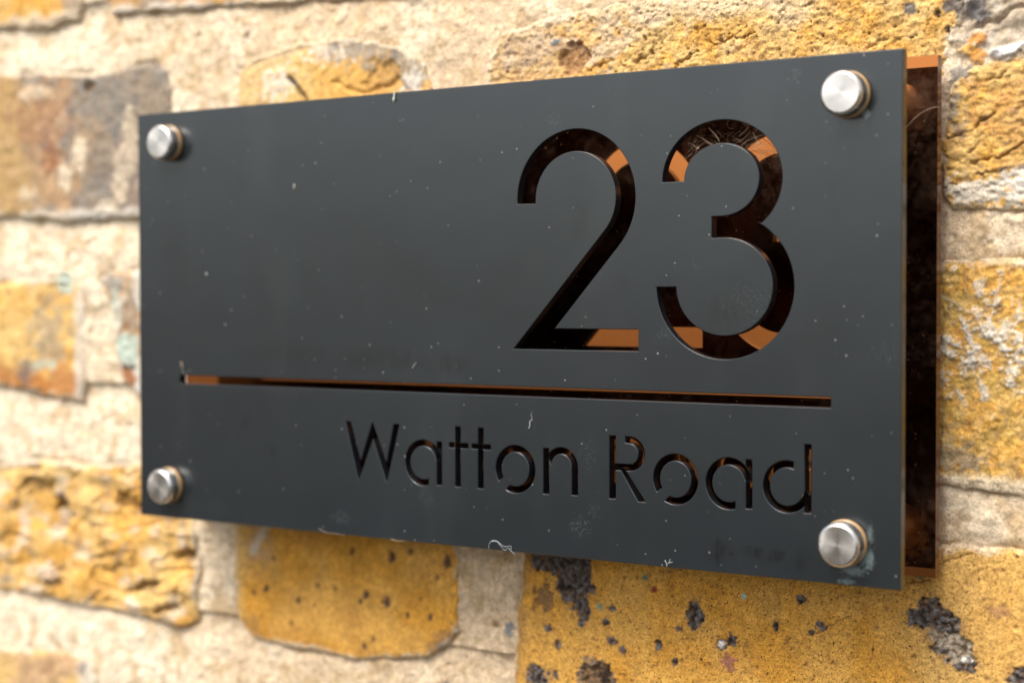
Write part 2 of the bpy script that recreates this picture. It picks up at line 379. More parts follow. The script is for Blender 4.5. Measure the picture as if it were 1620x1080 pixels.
def brick_B2(x, y, s, c, h, sp, q):
    n = fbm(x, y, 22, 4, q)
    c = mixc(c, (.62, .42, .17), sstep(-.3, .5, n) * .7)
    c = mixc(c, (.60, .41, .21), sstep(38, 8, x + 16 * n) * .75)
    c = mixc(c, (.50, .38, .29), blob(x, y, 8, 91, 15, 6, q + 1, .8, 7) * .55)
    c = mixc(c, BROWN, sstep(.25, .6, fbm(x, y, 3.6, 4, q + 33, .65)) * .35)
    c = mixc(c, CREAM, sstep(92, 99, y + 4.5 * fbm(x, y, 12, 4, q + 6) + .05 * (x - 60) * (x < 110)) * .6 * sstep(128, 96, x + 6 * n))
    c = mixc(c, CREAM, blob(x, y, 34, 91, 11, 7, q + 2, .9, 7) * .6)
    c = mixc(c, CREAM, sstep(.2, .6, fbm(x, y, 9, 4, q + 14)) * .3 * sstep(110, 70, x))
    c = mixc(c, GOLD, blob(x, y, 28, 93, 5, 5, q + 3, .9, 4) * .6)
    f = blob(x, y, 24.5, 85.5, 5.5, 5, q + 4, .35, 4); h = h - 1.6 * f; c = mixc(c, (.33, .17, .08), f * .75)
    f = blob(x, y, 17.1, 91.4, 1.7, 1.1, q + 5, .5, 1.5); h = h + .3 * f; c = mixc(c, (.22, .26, .27), f)
    f = blob(x, y, 140.5, 90.7, 1.9, 1.8, q + 7, .25, 1.5); h = h - .4 * f; c = mixc(c, SLATE, f * .9)
    f = blob(x, y, 152.3, 83.6, 1.0, .9, q + 8, .4, 1); h = h - 1.0 * f; c = mixc(c, CLINK, f * .9)
    f = blob(x, y, 149, 88.5, 1.0, 1.1, q + 8, .4, 1); h = h - 1.2 * f; c = mixc(c, SOOT, f * .9)
    for (P, wd, dp) in (([(62, 80), (70, 84), (77, 86.5), (86, 87), (90, 88.5)], .45, 1.5), ([(48, 82), (54, 85), (55.5, 88), (52, 90)], .7, 1.6), ([(126, 80), (132, 82), (142, 82.5)], .6, 1.0), ([(30, 81), (38, 84), (44, 82)], .7, 1.3), ([(96, 92), (104, 95), (112, 94)], .5, .9)):
        d = seg_dist(x + 1.3 * fbm(x, y, 4, 3, q + 1), y + 1.5 * fbm(x, y, 3, 3, q + 2), P); f = sstep(wd, .1, d) * sstep(-.5, -.1, vnoise(x, y, 3, q + 63)); h = h - dp * f; c = mixc(c, BROWN, f * .55)
    h = h + .35 * fbm(x, y * 1.5, 3.2, 4, q + 61, .65)
    cr, rid = cells(x + .5 * vnoise(x, y, 1.5, q), y, 2.4, q + 62); f = sstep(.45, .15, cr) * (rid > .55); h = h - .7 * f; c = mixc(c, BROWN, f * .5)
    ridge = np.abs(fbm(x * .75, y * 1.2, 8, 5, q + 21, .62)); f = sstep(.05, .0, ridge) * sstep(.0, .5, vnoise(x, y, 20, q + 22) + .1); h = h - .8 * f
    c = mixc(c, BROWN, f * .3)
    cr, rid = cells(x, y, 5.5, q + 30); f = sstep(.55, .25, cr) * (rid > .72); h = h - .9 * f; c = mixc(c, SOOT, f * .7)
    f = blob(x, y, 157.5, 92, 6, 6, q + 12, .5, 4); c = mixc(c, SLATE, f * .9)
    e = sstep(5, .2, s + 3 * fbm(x, y, 5, 4, q + 70)) * sstep(60, 20, x); c = mixc(c, (.66, .50, .30), e * .6); h = h + e * .6
    return c, h, sp * .35
def brick_B3(x, y, s, c, h, sp, q):
    n = fbm(x, y, 14, 4, q)
    c = mixc(c, STRAW, sstep(-.3, .4, fbm(x, y, 9, 4, q + 21)) * .75)
    c = mixc(c, (.58, .32, .11), blob(x, y, 171, 60, 10, 12, q + 1, .8, 6) * .6)
    h = h + .4 * fbm(x * .8 + y * .3, y * 1.4, 3, 4, q + 40, .65)
    c = mixc(c, STRAW, blob(x, y, 168, 70, 9, 4, q + 2, .7, 5) * .5)
    c = mixc(c, (.34, .22, .15), sstep(.4, .8, fbm(x, y, 6, 4, q + 3)) * .4)
    c = mixc(c, GREY, blob(x, y, 155, 55, 3, 2.2, q + 5, .8, 2) * .6)
    f = blob(x, y, 162, 36.5, 12, 4.2, q + 6, .8, 5); c = mixc(c, PALE, f * .85)
    f = blob(x, y, 173.5, 38.5, 5, 4, q + 7, .6, 3); c = mixc(c, WHITE, f * .8)
    f = blob(x, y, 152.5, 62, 3.4, 4, q + 8, .6, 3); c = mixc(c, GREY, f * .75)
    for P, wd, dp in (([(148, 58), (152, 63), (156, 70), (159, 75)], .75, 1.9), ([(146, 50.5), (152, 52.5), (159, 54), (164, 58), (171, 60.4), (186, 64)], .55, 1.8), ([(148, 42), (155, 43.5), (166, 46), (178, 51)], .6, 1.9),
                      ([(150, 38), (158, 41), (166, 42.3), (180, 43)], .5, 1.4), ([(160, 67), (165, 68.2), (169, 70.5)], .55, 1.2), ([(154, 47), (160, 49), (163, 52)], .35, .9)):
        d = seg_dist(x + 1.4 * vnoise(x, y, 5, q + 1), y + 1.0 * fbm(x, y, 3.4, 2, q + 2), P)
        f = sstep(wd, .05, d) * sstep(-.5, .1, vnoise(x, y, 7, q + 4)); h = h - dp * f; c = mixc(c, BROWN, f * .6)
    h = h + .6 * np.round(2.0 * fbm(x * .6 + y * .4, y - x * .35, 9, 3, q + 11)) / 2.0
    return c, h, sp * .3
def brick_C0(x, y, s, c, h, sp, q):
    n = fbm(x, y, 13, 4, q)
    c = mixc(c, RUST, sstep(-17, -28, y + 6 * n) * .75)
    c = mixc(c, GREY, blob(x, y, -236, -8, 12, 13, q + 1, .8, 7) * .55)
    c = mixc(c, STRAW, blob(x, y, -252, -2, 10, 12, q + 2, .8, 7) * .6)
    c = mixc(c, SLATE, blob(x, y, -250, -24, 5, 6, q + 3, .8, 4) * .7)
    c = mixc(c, PALE, sstep(-221, -217, x + 2.5 * n) * .8)
    c = mixc(c, SEA, blob(x, y, -226, 11.5, 5, 4, q + 4, .5, 4) * .85)
    c = mixc(c, SEA, blob(x, y, -238, -21.5, 8, 2, q + 5, .7, 3) * .6)
    c = mixc(c, BROWN, blob(x, y, -236, 6, 8, 3, q + 6, .6, 4) * .45)
    c = mixc(c, SOOT, blob(x, y, -246, -34, 5, 2.6, q + 7, .6, 4) * .7)
    return c, h, sp * .3
def brick_C1(x, y, s, c, h, sp, q):
    c = mixc(c, PALE, sstep(-.1, .5, fbm(x, y, 8, 4, q)) * .8)
    c = mixc(c, GREY, blob(x, y, -196, 13, 6, 4, q + 1, .5, 4) * .9)
    c = mixc(c, BROWN, blob(x, y, -187, 0, 5, 9, q + 2, .5, 4) * .7)
    c = mixc(c, SEA, blob(x, y, -188, -14, 6, 7, q + 3, .5, 4) * .9)
    c = mixc(c, SEA, blob(x, y, -196, -4, 3.5, 14, q + 4, .6, 4) * .5)
    c = mixc(c, RUST, blob(x, y, -190, -25, 6, 4, q + 5, .6, 4) * .9)
    c = mixc(c, SOOT, blob(x, y, -188, -21.3, 5, 1.2, q + 6, .4, 3) * .9)
    return c, h, sp * .2
def brick_Cr(x, y, s, c, h, sp, q):
    n = fbm(x, y, 10, 4, q)
    c = mixc(c, (.40, .28, .12), sstep(.1, .55, fbm(x, y, 7, 5, q + 1, .6)) * .7)
    c = mixc(c, GOLD, blob(x, y, 163, 12, 12, 4, q + 2, .8, 5) * .8)
    c = mixc(c, BROWN, sstep(.35, .7, fbm(x, y, 4, 4, q + 3)) * .5)
    c = mixc(c, STRAW, sstep(.0, .6, fbm(x, y, 5, 4, q + 40)) * .6); h = h + .35 * fbm(x, y, 2.6, 4, q + 41, .65)
    f = sstep(.12, .4, fbm(x * .8 + y * .35, y * .6, 4.5, 5, q + 4, .7)) * blob(x, y, 161, -6, 15, 14, q + 5, .8, 6)
    c = mixc(c, PALE, f * .8); h = h + .35 * f
    for (P, wd) in (([(160, 2), (166, -4), (174, -11)], 2.6), ([(157, -1), (160, -8), (162, -14)], 1.3), ([(168, 14), (167, 6), (165.5, 3)], .9), ([(170, -9), (171, -17), (173, -21)], 1.6), ([(155, -8), (158, -15)], 1.6), ([(151, -17), (154, -22), (158, -23)], 1.3)):
        d = seg_dist(x + 1.6 * vnoise(x, y, 4, q + 1), y + 1.2 * fbm(x, y, 3, 3, q + 2), P); f = sstep(wd * 1.2, wd * .3, d + 1.3 * fbm(x, y, 2.6, 4, q + 44, .65)) * sstep(-.2, .15, fbm(x, y, 1.8, 4, q + 7, .65)); c = mixc(c, (.70, .65, .58), f * .85); h = h + .4 * f
    c = mixc(c, GREY, blob(x, y, 153, -40, 9, 4, q + 6, .8, 4) * .55)
    f = sstep(-43.5, -46.5, y + 1.5 * vnoise(x, y, 5, q + 8)); c = mixc(c, CREAM, f * .85); h = h + f * .5
    c = mixc(c, (.10, .35, .24), blob(x, y, 149.5, 13.6, 1.1, .9, q + 9, .3, 1))
    return c, h, sp * .4
def brick_D0(x, y, s, c, h, sp, q):
    n = fbm(x, y, 14, 4, q)
    c = mixc(c, STRAW, sstep(-.2, .5, fbm(x, y, 15, 4, q + 1)) * .8)
    c = mixc(c, CREAM, sstep(.15, .7, fbm(x, y * 1.5, 13, 4, q + 41)) * .75)
    c = mixc(c, (.55, .29, .07), sstep(.25, .7, fbm(x, y, 16, 4, q + 2)) * .5)
    c = mixc(c, (.30, .22, .16), sstep(.3, .7, fbm(x, y, 9, 4, q + 6)) * .6)
    for (bx, by, rx, ry) in ((-250.6, -92, 3.4, 5.5), (-231.8, -91.5, 5, 3.2), (-228.5, -86, 2.4, 4), (-236, -109, 5.5, 5), (-174, -86.5, 3.0, 2.8), (-158, -88, 3, 4), (-247, -116.5, 9, 2.5), (-252, -86, 3, 3), (-186, -117, 6, 1.5)):
        f = blob(x, y, bx, by, rx, ry, q + int(by) % 23, .35, 3); c = mixc(c, (.68, .57, .48), f * .6); h = h + .6 * f
    for (bx, by, rx, ry, dp) in ((-228.5, -79.5, 4.5, 3.2, 3), (-192, -75.5, 5, 3.4, 4), (-243, -72, 9, 3, 2.5), (-252, -64, 12, 2.5, 2), (-158, -95, 7, 1.8, 3), (-181, -109.5, 9, 1.8, 3.4), (-233, -112.5, 8, 2.2, 2.5), (-168, -117, 9, 1.5, 2.4), (-203, -99, 8, 1.3, 1.5), (-185, -78, 3, 2, 3)):
        f = blob(x, y, bx, by, rx, ry, q + int(bx) % 19, .6, 3.4, 14 if by < -94 else 0); h = h - dp * f; c = mixc(c, (.17, .09, .03), f * .6)
    ridge = np.abs(fbm(x * .6 - y * .25, y * 1.2, 19, 3, q + 9)); f = sstep(.11, 0, ridge); h = h - 1.1 * f; c = mixc(c, (.3, .16, .05), f * .35)
    h = h + 2.6 * fbm(x * .8, y * 1.3, 24, 3, q + 31, .4)
    return c, h, sp * .2
def brick_D1(x, y, s, c, h, sp, q):
    c = mixc(c, ORANGE, sstep(.1, .7, fbm(x, y, 26, 3, q)) * .35)
    c = mixc(c, STRAW, sstep(-121, -128, x + 3 * vnoise(x, y, 8, q)) * .7)
    c = mixc(c, TAN, blob(x, y, -118, -84, 6, 11, q + 1, .6, 5) * .6)
    f = seg_dist(x + 1 * vnoise(x, y, 4, q), y, [(-113, -80), (-121, -90)]); c = mixc(c, PALE, sstep(2.4, .6, f) * .6)
    c = mixc(c, BROWN, blob(x, y, -29.5, -114.5, 8, 4.5, q + 2, .5, 4, 25) * .6)
    c = mixc(c, SLATE, blob(x, y, -30.5, -116.4, 4, 1.5, q + 3, .5, 3, 25) * .7)
    c = mixc(c, BROWN, blob(x, y, -122, -118, 5, 4, q + 4, .6, 4) * .5)
    for (bx, by, r) in ((-55.5, -103.2, 1.9), (-114, -103.8, 1.5), (-65.2, -101.4, 1.6), (-28.8, -86.3, 2.0), (-53.4, -86.6, 2.0), (-72, -86, 1.3), (-45, -84, 1.3), (-80, -100.5, .9), (-88, -100, .9), (-33, -92.5, 1.0), (-36, -107, 1.2), (-62, -117.5, .9), (-66, -120.5, 1.3), (-98, -107, 1.3), (-120, -106, 1.2), (-46, -107, .8), (-68, -104, .9), (-101, -116, .8), (-40, -100.5, .6), (-90, -108, .7), (-110, -92, .8)):
        f = blob(x, y, bx, by, r * .8, r, q + int(bx) % 13, .4, 1.6); h = h - .8 * f; c = mixc(c, (.085, .05, .05), f * .9)
    h = h - .7 * sstep(.5, .05, np.abs(x + 94 + 1.3 * vnoise(x, y, 9, q + 6))) * sstep(-100, -112, y)
    return c, h, sp * .45
def brick_D2(x, y, s, c, h, sp, q):
    c = mixc(c, (.73, .405, .092), sstep(-.3, .6, fbm(x, y, 30, 4, q)) * .8)
    h = h + .12 * fbm(x, y, 2.2, 3, q + 80)
    c = mixc(c, BROWN, sstep(6, 1.5, s + 2 * vnoise(x, y, 5, q)) * .5 * (x < 20))
    c = mixc(c, STRAW, sstep(125, 160, x + 10 * vnoise(x, y, 14, q + 2)) * .45)
    def clink(bx, by, rx, ry, sd, ang=0., dp=1.0, rgh=.36, col=CLINK, ns=None):
        nonlocal c, h
        f = blob(x, y, bx, by, rx, ry, q + sd, rgh, ns or min(rx, ry) * 1.2, ang, .18)
        n2 = fbm(x, y, 1.8, 3, q + sd + 40)
        c = mixc(c, BROWN, blob(x, y, bx, by, rx * 1.15, ry * 1.15, q + sd, rgh, ns or min(rx, ry) * .8, ang, .3) * .45)
        c = mixc(c, col, f * .96); c = mixc(c, (.20, .20, .205), f * sstep(-.2, .6, n2) * .85); c = mixc(c, SOOT, f * sstep(-.1, -.6, n2) * .85)
        h = h + f * (n2 * .9 - dp * .5)
    clink(13.5, -82, 7, 5, 1, -15, .6, .45, ns=5); clink(23.5, -84, 8.5, 6.5, 2, 10, .6, .4, ns=6); clink(25, -90.5, 6.5, 5.5, 3, 30, .6, .4, ns=4); clink(19.5, -90, 2.6, 2.6, 4)
    clink(27.8, -97, 2.6, 4.2, 5, 15, .5, .35)
    f = blob(x, y, 11.8, -95, 4.0, 4.4, q + 6, .6, 3); c = mixc(c, (.22, .13, .07), f * .8); h = h - .7 * f + f * .5 * fbm(x, y, 1.5, 2, q)
    clink(69.7, -94.5, 2.9, 4.1, 7, 0, 1.0, .45)
    f = blob(x, y, 33, -119.5, 7.6, 6.6, q + 8, .3, 3); f2 = blob(x, y, 33, -119.5, 5.8, 4.8, q + 9, .45, 3)
    c = mixc(c, SLATE, f * .8); c = mixc(c, (.20, .12, .06), f2 * .9); h = h - 1.6 * f2 + f * .8 * fbm(x, y, 2, 3, q); c = mixc(c, SOOT, blob(x, y, 35.5, -119, 3, 2.6, q + 10, .6, 2) * .9)
    clink(10.5, -122.5, 5, 4, 11, 0, .6, .6); clink(63, -77, 3.4, 3.6, 12); clink(73, -77.5, 2.6, 2.4, 13)
    clink(149, -86.5, 5.5, 4.2, 14, -20, 1.2, .55); clink(153, -92, 5.2, 6, 15, -20, 1.0, .5); clink(143.5, -88, 4.2, 2.4, 16, -12, 1., .5); clink(157, -97.5, 5.0, 3.2, 17, -35, 1., .5)
    f = blob(x, y, 155, -95.3, 5.6, 4.2, q + 18, .45, 3, -30); c = mixc(c, (.52, .44, .33), f * .95); c = mixc(c, (.28, .22, .16), f * sstep(.1, .6, fbm(x, y, 2.2, 3, q + 3)) * .7); h = h - .9 * f + .8 * f * fbm(x, y, 2.5, 3, q + 1)
    f = blob(x, y, 158.3, -98.6, 2.0, 1.1, q + 19, .3, 2, 15); c = mixc(c, WHITE, f); h = h + .5 * f
    f = blob(x, y, 149, -92.5, 2.5, 1.6, q + 20, .5, 2); c = mixc(c, (.4, .3, .2), f * .8)
    clink(175, -102, 4.5, 3, 21); clink(106.5, -86.2, 1.6, 1.5, 22, 0, 1, .5); clink(98, -95.4, 1.0, 1.5, 23, 0, 1, .3); clink(113, -93.5, 1.6, 1.5, 24, 0, .8, .5); clink(110, -96, 1.0, .9, 25)
    clink(39, -95.8, 1.2, 1.1, 26, 0, .8, .4); clink(27, -102, 1.3, 1.3, 27, 0, .8, .5); clink(36.5, -100.6, 1.5, 1.2, 27, 0, .8, .4); clink(39, -106.5, 2.0, 1.7, 28, 0, .4, .4, (.16, .09, .085)); clink(43, -109, 1.4, 1.2, 29, 0, .4, .4, (.16, .09, .085))
    clink(56.5, -106, 1.2, 1.9, 30); clink(62.5, -110.8, 1.0, 1.4, 31); clink(83, -101.2, 1.8, 1.8, 32, 0, .6, .5)
    clink(14, -105, 1.5, 1.4, 33, 0, .5, .5, (.13, .07, .06)); clink(18, -110, 1.4, 1.6, 34, 0, .5, .5, (.13, .07, .06)); clink(64, -99.8, 1.0, .9, 35, 0, .4, .4, (.14, .06, .05))
    f = blob(x, y, 79.2, -103.2, 2.0, 1.9, q + 36, .2, 1.5); c = mixc(c, SLATE, f * .9); h = h - .6 * f; f = blob(x, y, 79.2, -103.1, 1.3, 1.2, q + 37, .15, 1); c = mixc(c, WHITE, f); h = h + 1.0 * f
    f = blob(x, y, 82, -108.5, 2.4, 2.6, q + 38, .6, 2); c = mixc(c, (.38, .15, .11), f * .9); h = h + .2 * f
    c = mixc(c, (.30, .06, .03), blob(x, y, 55, -88, 1.2, 1.1, q + 39, .25, 1)); c = mixc(c, (.15, .24, .17), blob(x, y, 51.5, -84.5, 1.1, .9, q + 40, .4, 1))
    c = mixc(c, (.42, .58, .48), blob(x, y, 87, -87, 1.0, .9, q + 41, .4, 1)); c = mixc(c, (.26, .38, .27), blob(x, y, 34.5, -95.6, 1.3, 1.1, q + 42, .4, 1)); c = mixc(c, (.12, .24, .08), blob(x, y, 94.5, -76.4, 1.1, 1.0, q + 43, .4, 1))
    c = mixc(c, (.15, .28, .2), blob(x, y, 144.5, -75.5, 1.0, 1.0, q + 44, .4, 1)); c = mixc(c, (.35, .17, .10), blob(x, y, 168, -83.5, 3.5, 1.8, q + 45, .6, 2) * .6)
    cr, rid = cells(x, y, 6.5, q + 50); f = sstep(.9, .45, cr + .35 * vnoise(x, y, 1.2, q + 51)) * (rid > .66); c = mixc(c, (.24, .12, .06), f * .55); h = h - .4 * f
    cr, rid = cells(x, y, 3.1, q + 52); f = sstep(.42, .2, cr + .2 * vnoise(x, y, .9, q + 51)) * (rid > .6); c = mixc(c, (.17, .07, .03), f * .8); h = h - .3 * f
    for P, wd in (([(112, -96), (118, -92), (123, -89.5)], .3), ([(137, -80), (141, -78), (147, -76.2)], .45), ([(148, -72), (156, -69), (160, -67.6)], .3)):
        f = sstep(wd, .05, seg_dist(x + .8 * vnoise(x, y, 3, q + 1), y + .5 * vnoise(x, y, 2, q + 2), P)); h = h - .8 * f; c = mixc(c, BROWN, f * .7)
    c = mixc(c, CREAM, sstep(1.6, .2, s + 1.5 * vnoise(x, y, 4, q + 60)) * .5 * (y > -72) * (x > 60))
    return c, h, sp
def brick_E0(x, y, s, c, h, sp, q):
    c = mixc(c, PALE, sstep(-222, -214, x + 3 * vnoise(x, y, 6, q)) * .8); c = mixc(c, SLATE, blob(x, y, -216, -146, 2.5, 4, q + 1, .5, 3) * .7)
    c = mixc(c, (.3, .17, .09), blob(x, y, -237, -148, 4, 3, q + 2, .6, 3) * .6); return c, h, sp * .2

#        outline                                                                          base A   base B   relief scale seed  fn   label
BR = [
 ([(-420, 122), (-300, 121), (-262, 121.5), (-232, 118.5), (-216, 121), (-213.5, 128), (-214, 184), (-300, 186), (-420, 186)], GOLD, STRAW, .9, 10, 11, brick_A0, 'yellow brick with a grey chipped end in the top left corner'),
 ([(-200.5, 128), (-196, 120.8), (-160, 119.4), (-80, 115.4), (-6, 112), (8, 116), (9, 176), (0, 180), (-198, 184)], TAN, GOLD, .8, 9, 23, brick_A1, 'weathered brick with a pale lime lip along the top edge of the picture'),
 ([(24, 113), (104, 111.5), (125, 112), (126, 174), (24, 176)], GOLD, TAN, .7, 9, 37, None, None),
 ([(142, 112), (240, 110), (330, 110), (330, 172), (142, 174)], STRAW, GOLD, .7, 9, 41, None, None),
 ([(-420, 101), (-330, 102), (-324, 99), (-322, 44), (-330, 41), (-420, 42)], GOLD, ORANGE, .8, 10, 43, None, None),
 ([(-308, 101), (-265, 102.6), (-206, 98), (-173, 99.8), (-165, 97), (-163, 88), (-164, 44), (-168, 39), (-184, 38.4), (-226, 38.8), (-266, 42), (-308, 43)], TAN, GREY, 1.0, 12, 53, brick_B0, 'grey and rust stained brick with cream spots beside the upper left stud'),
 ([(-126, 92), (-119, 97), (-94, 101), (-73, 101), (-50, 95.5), (-38, 88), (-35, 80), (-36, 44), (-40, 38), (-122, 38), (-127, 46)], STRAW, GOLD, .8, 8, 61, brick_B1, 'straw coloured brick with a black slit and a grey lime smear above the sign'),
 ([(-11, 80), (-10, 90), (-3, 97), (17, 100.5), (46, 102.8), (80, 102), (130, 99), (150, 98), (159, 96), (158, 90), (154, 83), (151, 74), (149, 60), (147, 40), (143, 36), (0, 37), (-9, 42)], GOLD, STRAW, .8, 7, 71, brick_B2, 'rough golden brick whitened along its top above the sign'),
 ([(150.5, 36), (149.8, 50), (152, 66), (156, 71), (160, 72.5), (167, 74.2), (175, 76), (200, 78), (246, 96), (250, 92), (250, 36), (246, 32), (176, 30.5), (153, 32)], GOLD, (.58, .36, .11), .8, 7, 83, brick_B3, 'cracked orange yellow brick right of the upper right corner of the sign'),
 ([(266, 98), (330, 98), (330, 32), (266, 32)], GOLD, ORANGE, .9, 9, 87, None, None),
 ([(-330, 15), (-267, 12.5), (-227, 15), (-217, 12), (-214, 4), (-213.6, -27), (-217, -36), (-236, -35), (-259, -31.5), (-300, -30), (-330, -32)], STRAW, GOLD, 1.1, 11, 97, brick_C0, 'yellow brick with a rusty orange foot at the left edge of the picture'),
 ([(-345, 15), (-420, 14), (-420, -34), (-345, -34)], GOLD, TAN, 1., 11, 98, None, None),
 ([(-205, 15), (-200, 17.5), (-184, 18.4), (-108, 18), (-104, 14), (-104, -42), (-108, -46), (-170, -44), (-184, -32), (-193, -24), (-197, -16), (-198, 2)], TAN, PALE, .9, 9, 101, brick_C1, 'pale brick with sea green lichen peeping out left of the sign'),
 ([(-88, 18), (20, 18), (24, 14), (24, -44), (20, -48), (-86, -48), (-90, -44), (-90, 14)], GOLD, STRAW, .6, 9, 107, None, None),
 ([(42, 18), (100, 16), (150, 16.3), (163, 18), (175, 16.8), (250, 18), (254, 14), (254, -44), (250, -50), (176, -50.2), (151, -48), (46, -48), (40, -42)], (.54, .34, .085), GOLD, .7, 6, 113, brick_Cr, 'mustard brick smeared with white lime right of the sign'),
 ([(270, 18), (330, 18), (330, -48), (270, -48)], GOLD, STRAW, .6, 9, 117, None, None),
 ([(-330, -64), (-268, -65), (-243, -61.3), (-215, -62.5), (-186, -59.5), (-162, -62), (-156, -70), (-151, -84), (-149.5, -100), (-151, -121), (-160, -123), (-176, -121.5), (-205, -121), (-232, -119.8), (-268, -118.5), (-330, -118)], GOLD, STRAW, .9, 20, 127, brick_D0, 'crumbling golden brick with deep crevices below the lower left stud'),
 ([(-346, -64), (-420, -64), (-420, -122), (-346, -122)], GOLD, TAN, 1., 11, 128, None, None),
 ([(-131, -70), (-131, -100), (-129, -117), (-122, -123.5), (-100, -125.2), (-71, -126), (-48, -123), (-37, -120.5), (-28, -115), (-23.8, -110.5), (-24, -103), (-23.5, -84), (-26, -66), (-30, -62), (-124, -62)], AMBER, GOLD, .35, 16, 131, brick_D1, 'smooth amber brick with a few dark iron spots and a broken corner'),
 ([(3, -66), (3, -84), (.5, -108), (-1.2, -126), (2, -131), (120, -131), (222, -130), (226, -126), (226, -70), (222, -66), (175, -65.6), (151, -65.8), (60, -64), (8, -62)], AMBER, GOLD, .32, 9, 139, brick_D2, 'amber brick full of fine specks with black clinker patches under the sign'),
 ([(242, -66), (330, -66), (330, -130), (242, -130)], GOLD, STRAW, .5, 9, 149, None, None),
 ([(-330, -144), (-268, -144.5), (-229, -141.5), (-212, -144), (-208.5, -152), (-208, -204), (-330, -206)], TAN, STRAW, .9, 10, 151, brick_E0, 'dusty brick with a slate grey corner at the lower left corner of the picture'),
 ([(-190, -158), (-100, -157), (-60, -154), (-30, -150), (12, -148), (14, -205), (-188, -206)], GOLD, TAN, .8, 10, 157, None, None),
 ([(28, -148), (120, -147), (122, -204), (28, -205)], GOLD, TAN, .8, 10, 163, None, None),
 ([(138, -147), (330, -147), (330, -204), (138, -204)], GOLD, TAN, .8, 10, 167, None, None),
]

def grid_mesh(name, X0, X1, Z0, Z1, step, fn, keep=None, mat=None):
    nx = int(round((X1 - X0) / step)) + 1; nz = int(round((Z1 - Z0) / step)) + 1
    gx, gz = np.meshgrid(np.linspace(X0, X1, nx), np.linspace(Z0, Z1, nz))
    x = gx.ravel(); z = gz.ravel()
    y, col, k = fn(x, z)
    idx = np.arange(nx * nz).reshape(nz, nx)
    q = np.stack([idx[:-1, :-1], idx[:-1, 1:], idx[1:, 1:], idx[1:, :-1]], -1).reshape(-1, 4)
    if k is not None: q = q[k[q].any(axis=1)]
    used = np.zeros(nx * nz, bool); used[q.ravel()] = True
    mp = np.cumsum(used) - 1; q = mp[q]
    co = np.stack([x, y, z], -1)[used] * MM; col = col[used]
    me = bpy.data.meshes.new(name)
    me.vertices.add(len(co)); me.vertices.foreach_set('co', co.astype(np.float32).ravel())
    me.loops.add(q.size); me.loops.foreach_set('vertex_index', q.astype(np.int32).ravel())
    me.polygons.add(len(q)); me.polygons.foreach_set('loop_start', (np.arange(len(q)) * 4).astype(np.int32))
    me.polygons.foreach_set('use_smooth', np.ones(len(q), bool))
    at = me.color_attributes.new('tone', 'FLOAT_COLOR', 'POINT'); at.data.foreach_set('color', col.astype(np.float32).ravel())
    me.update(calc_edges=True)
    if mat: me.materials.append(mat)
    return me

def warp(x, z):
    return x + 1.0 * fbm(x, z, 11, 3, 5) + .45 * vnoise(x, z, 2.6, 6), z + .8 * fbm(x, z, 11, 3, 8) + .4 * vnoise(x, z, 2.6, 9)

def more_bricks():
    rnd = random.Random(9); out = []
    rows = [(-366, -303), (-286, -223), (-206, -144), (-130, -64), (-48, 16), (36, 100), (120, 184), (199, 264), (279, 344)]
    for i, (z0, z1) in enumerate(rows):
        inner = 2 <= i <= 6
        for (xa, xb) in (((-900, -432), (342, 600)) if inner else ((-900, 600),)):
            x = xa - (60 if i % 2 else 0) if xa == -900 else xa; k = i
            while x < xb - 40:
                L = (215, 102)[k % 2]; k += 1; e = min(x + L, xb)
                if e - x > 50:
                    j = lambda: rnd.uniform(-2, 2)
                    out.append(([(x + j(), z0 + j()), (e + j(), z0 + j()), (e + j(), z1 + j()), ((x + e) / 2, z1 + j()), (x + j(), z1 + j())],
                                rnd.choice((GOLD, STRAW, TAN)), rnd.choice((GOLD, ORANGE, STRAW, GREY)), rnd.uniform(.5, 1.), 11, rnd.randrange(1000), None, None))
                x = e + 14
    return out
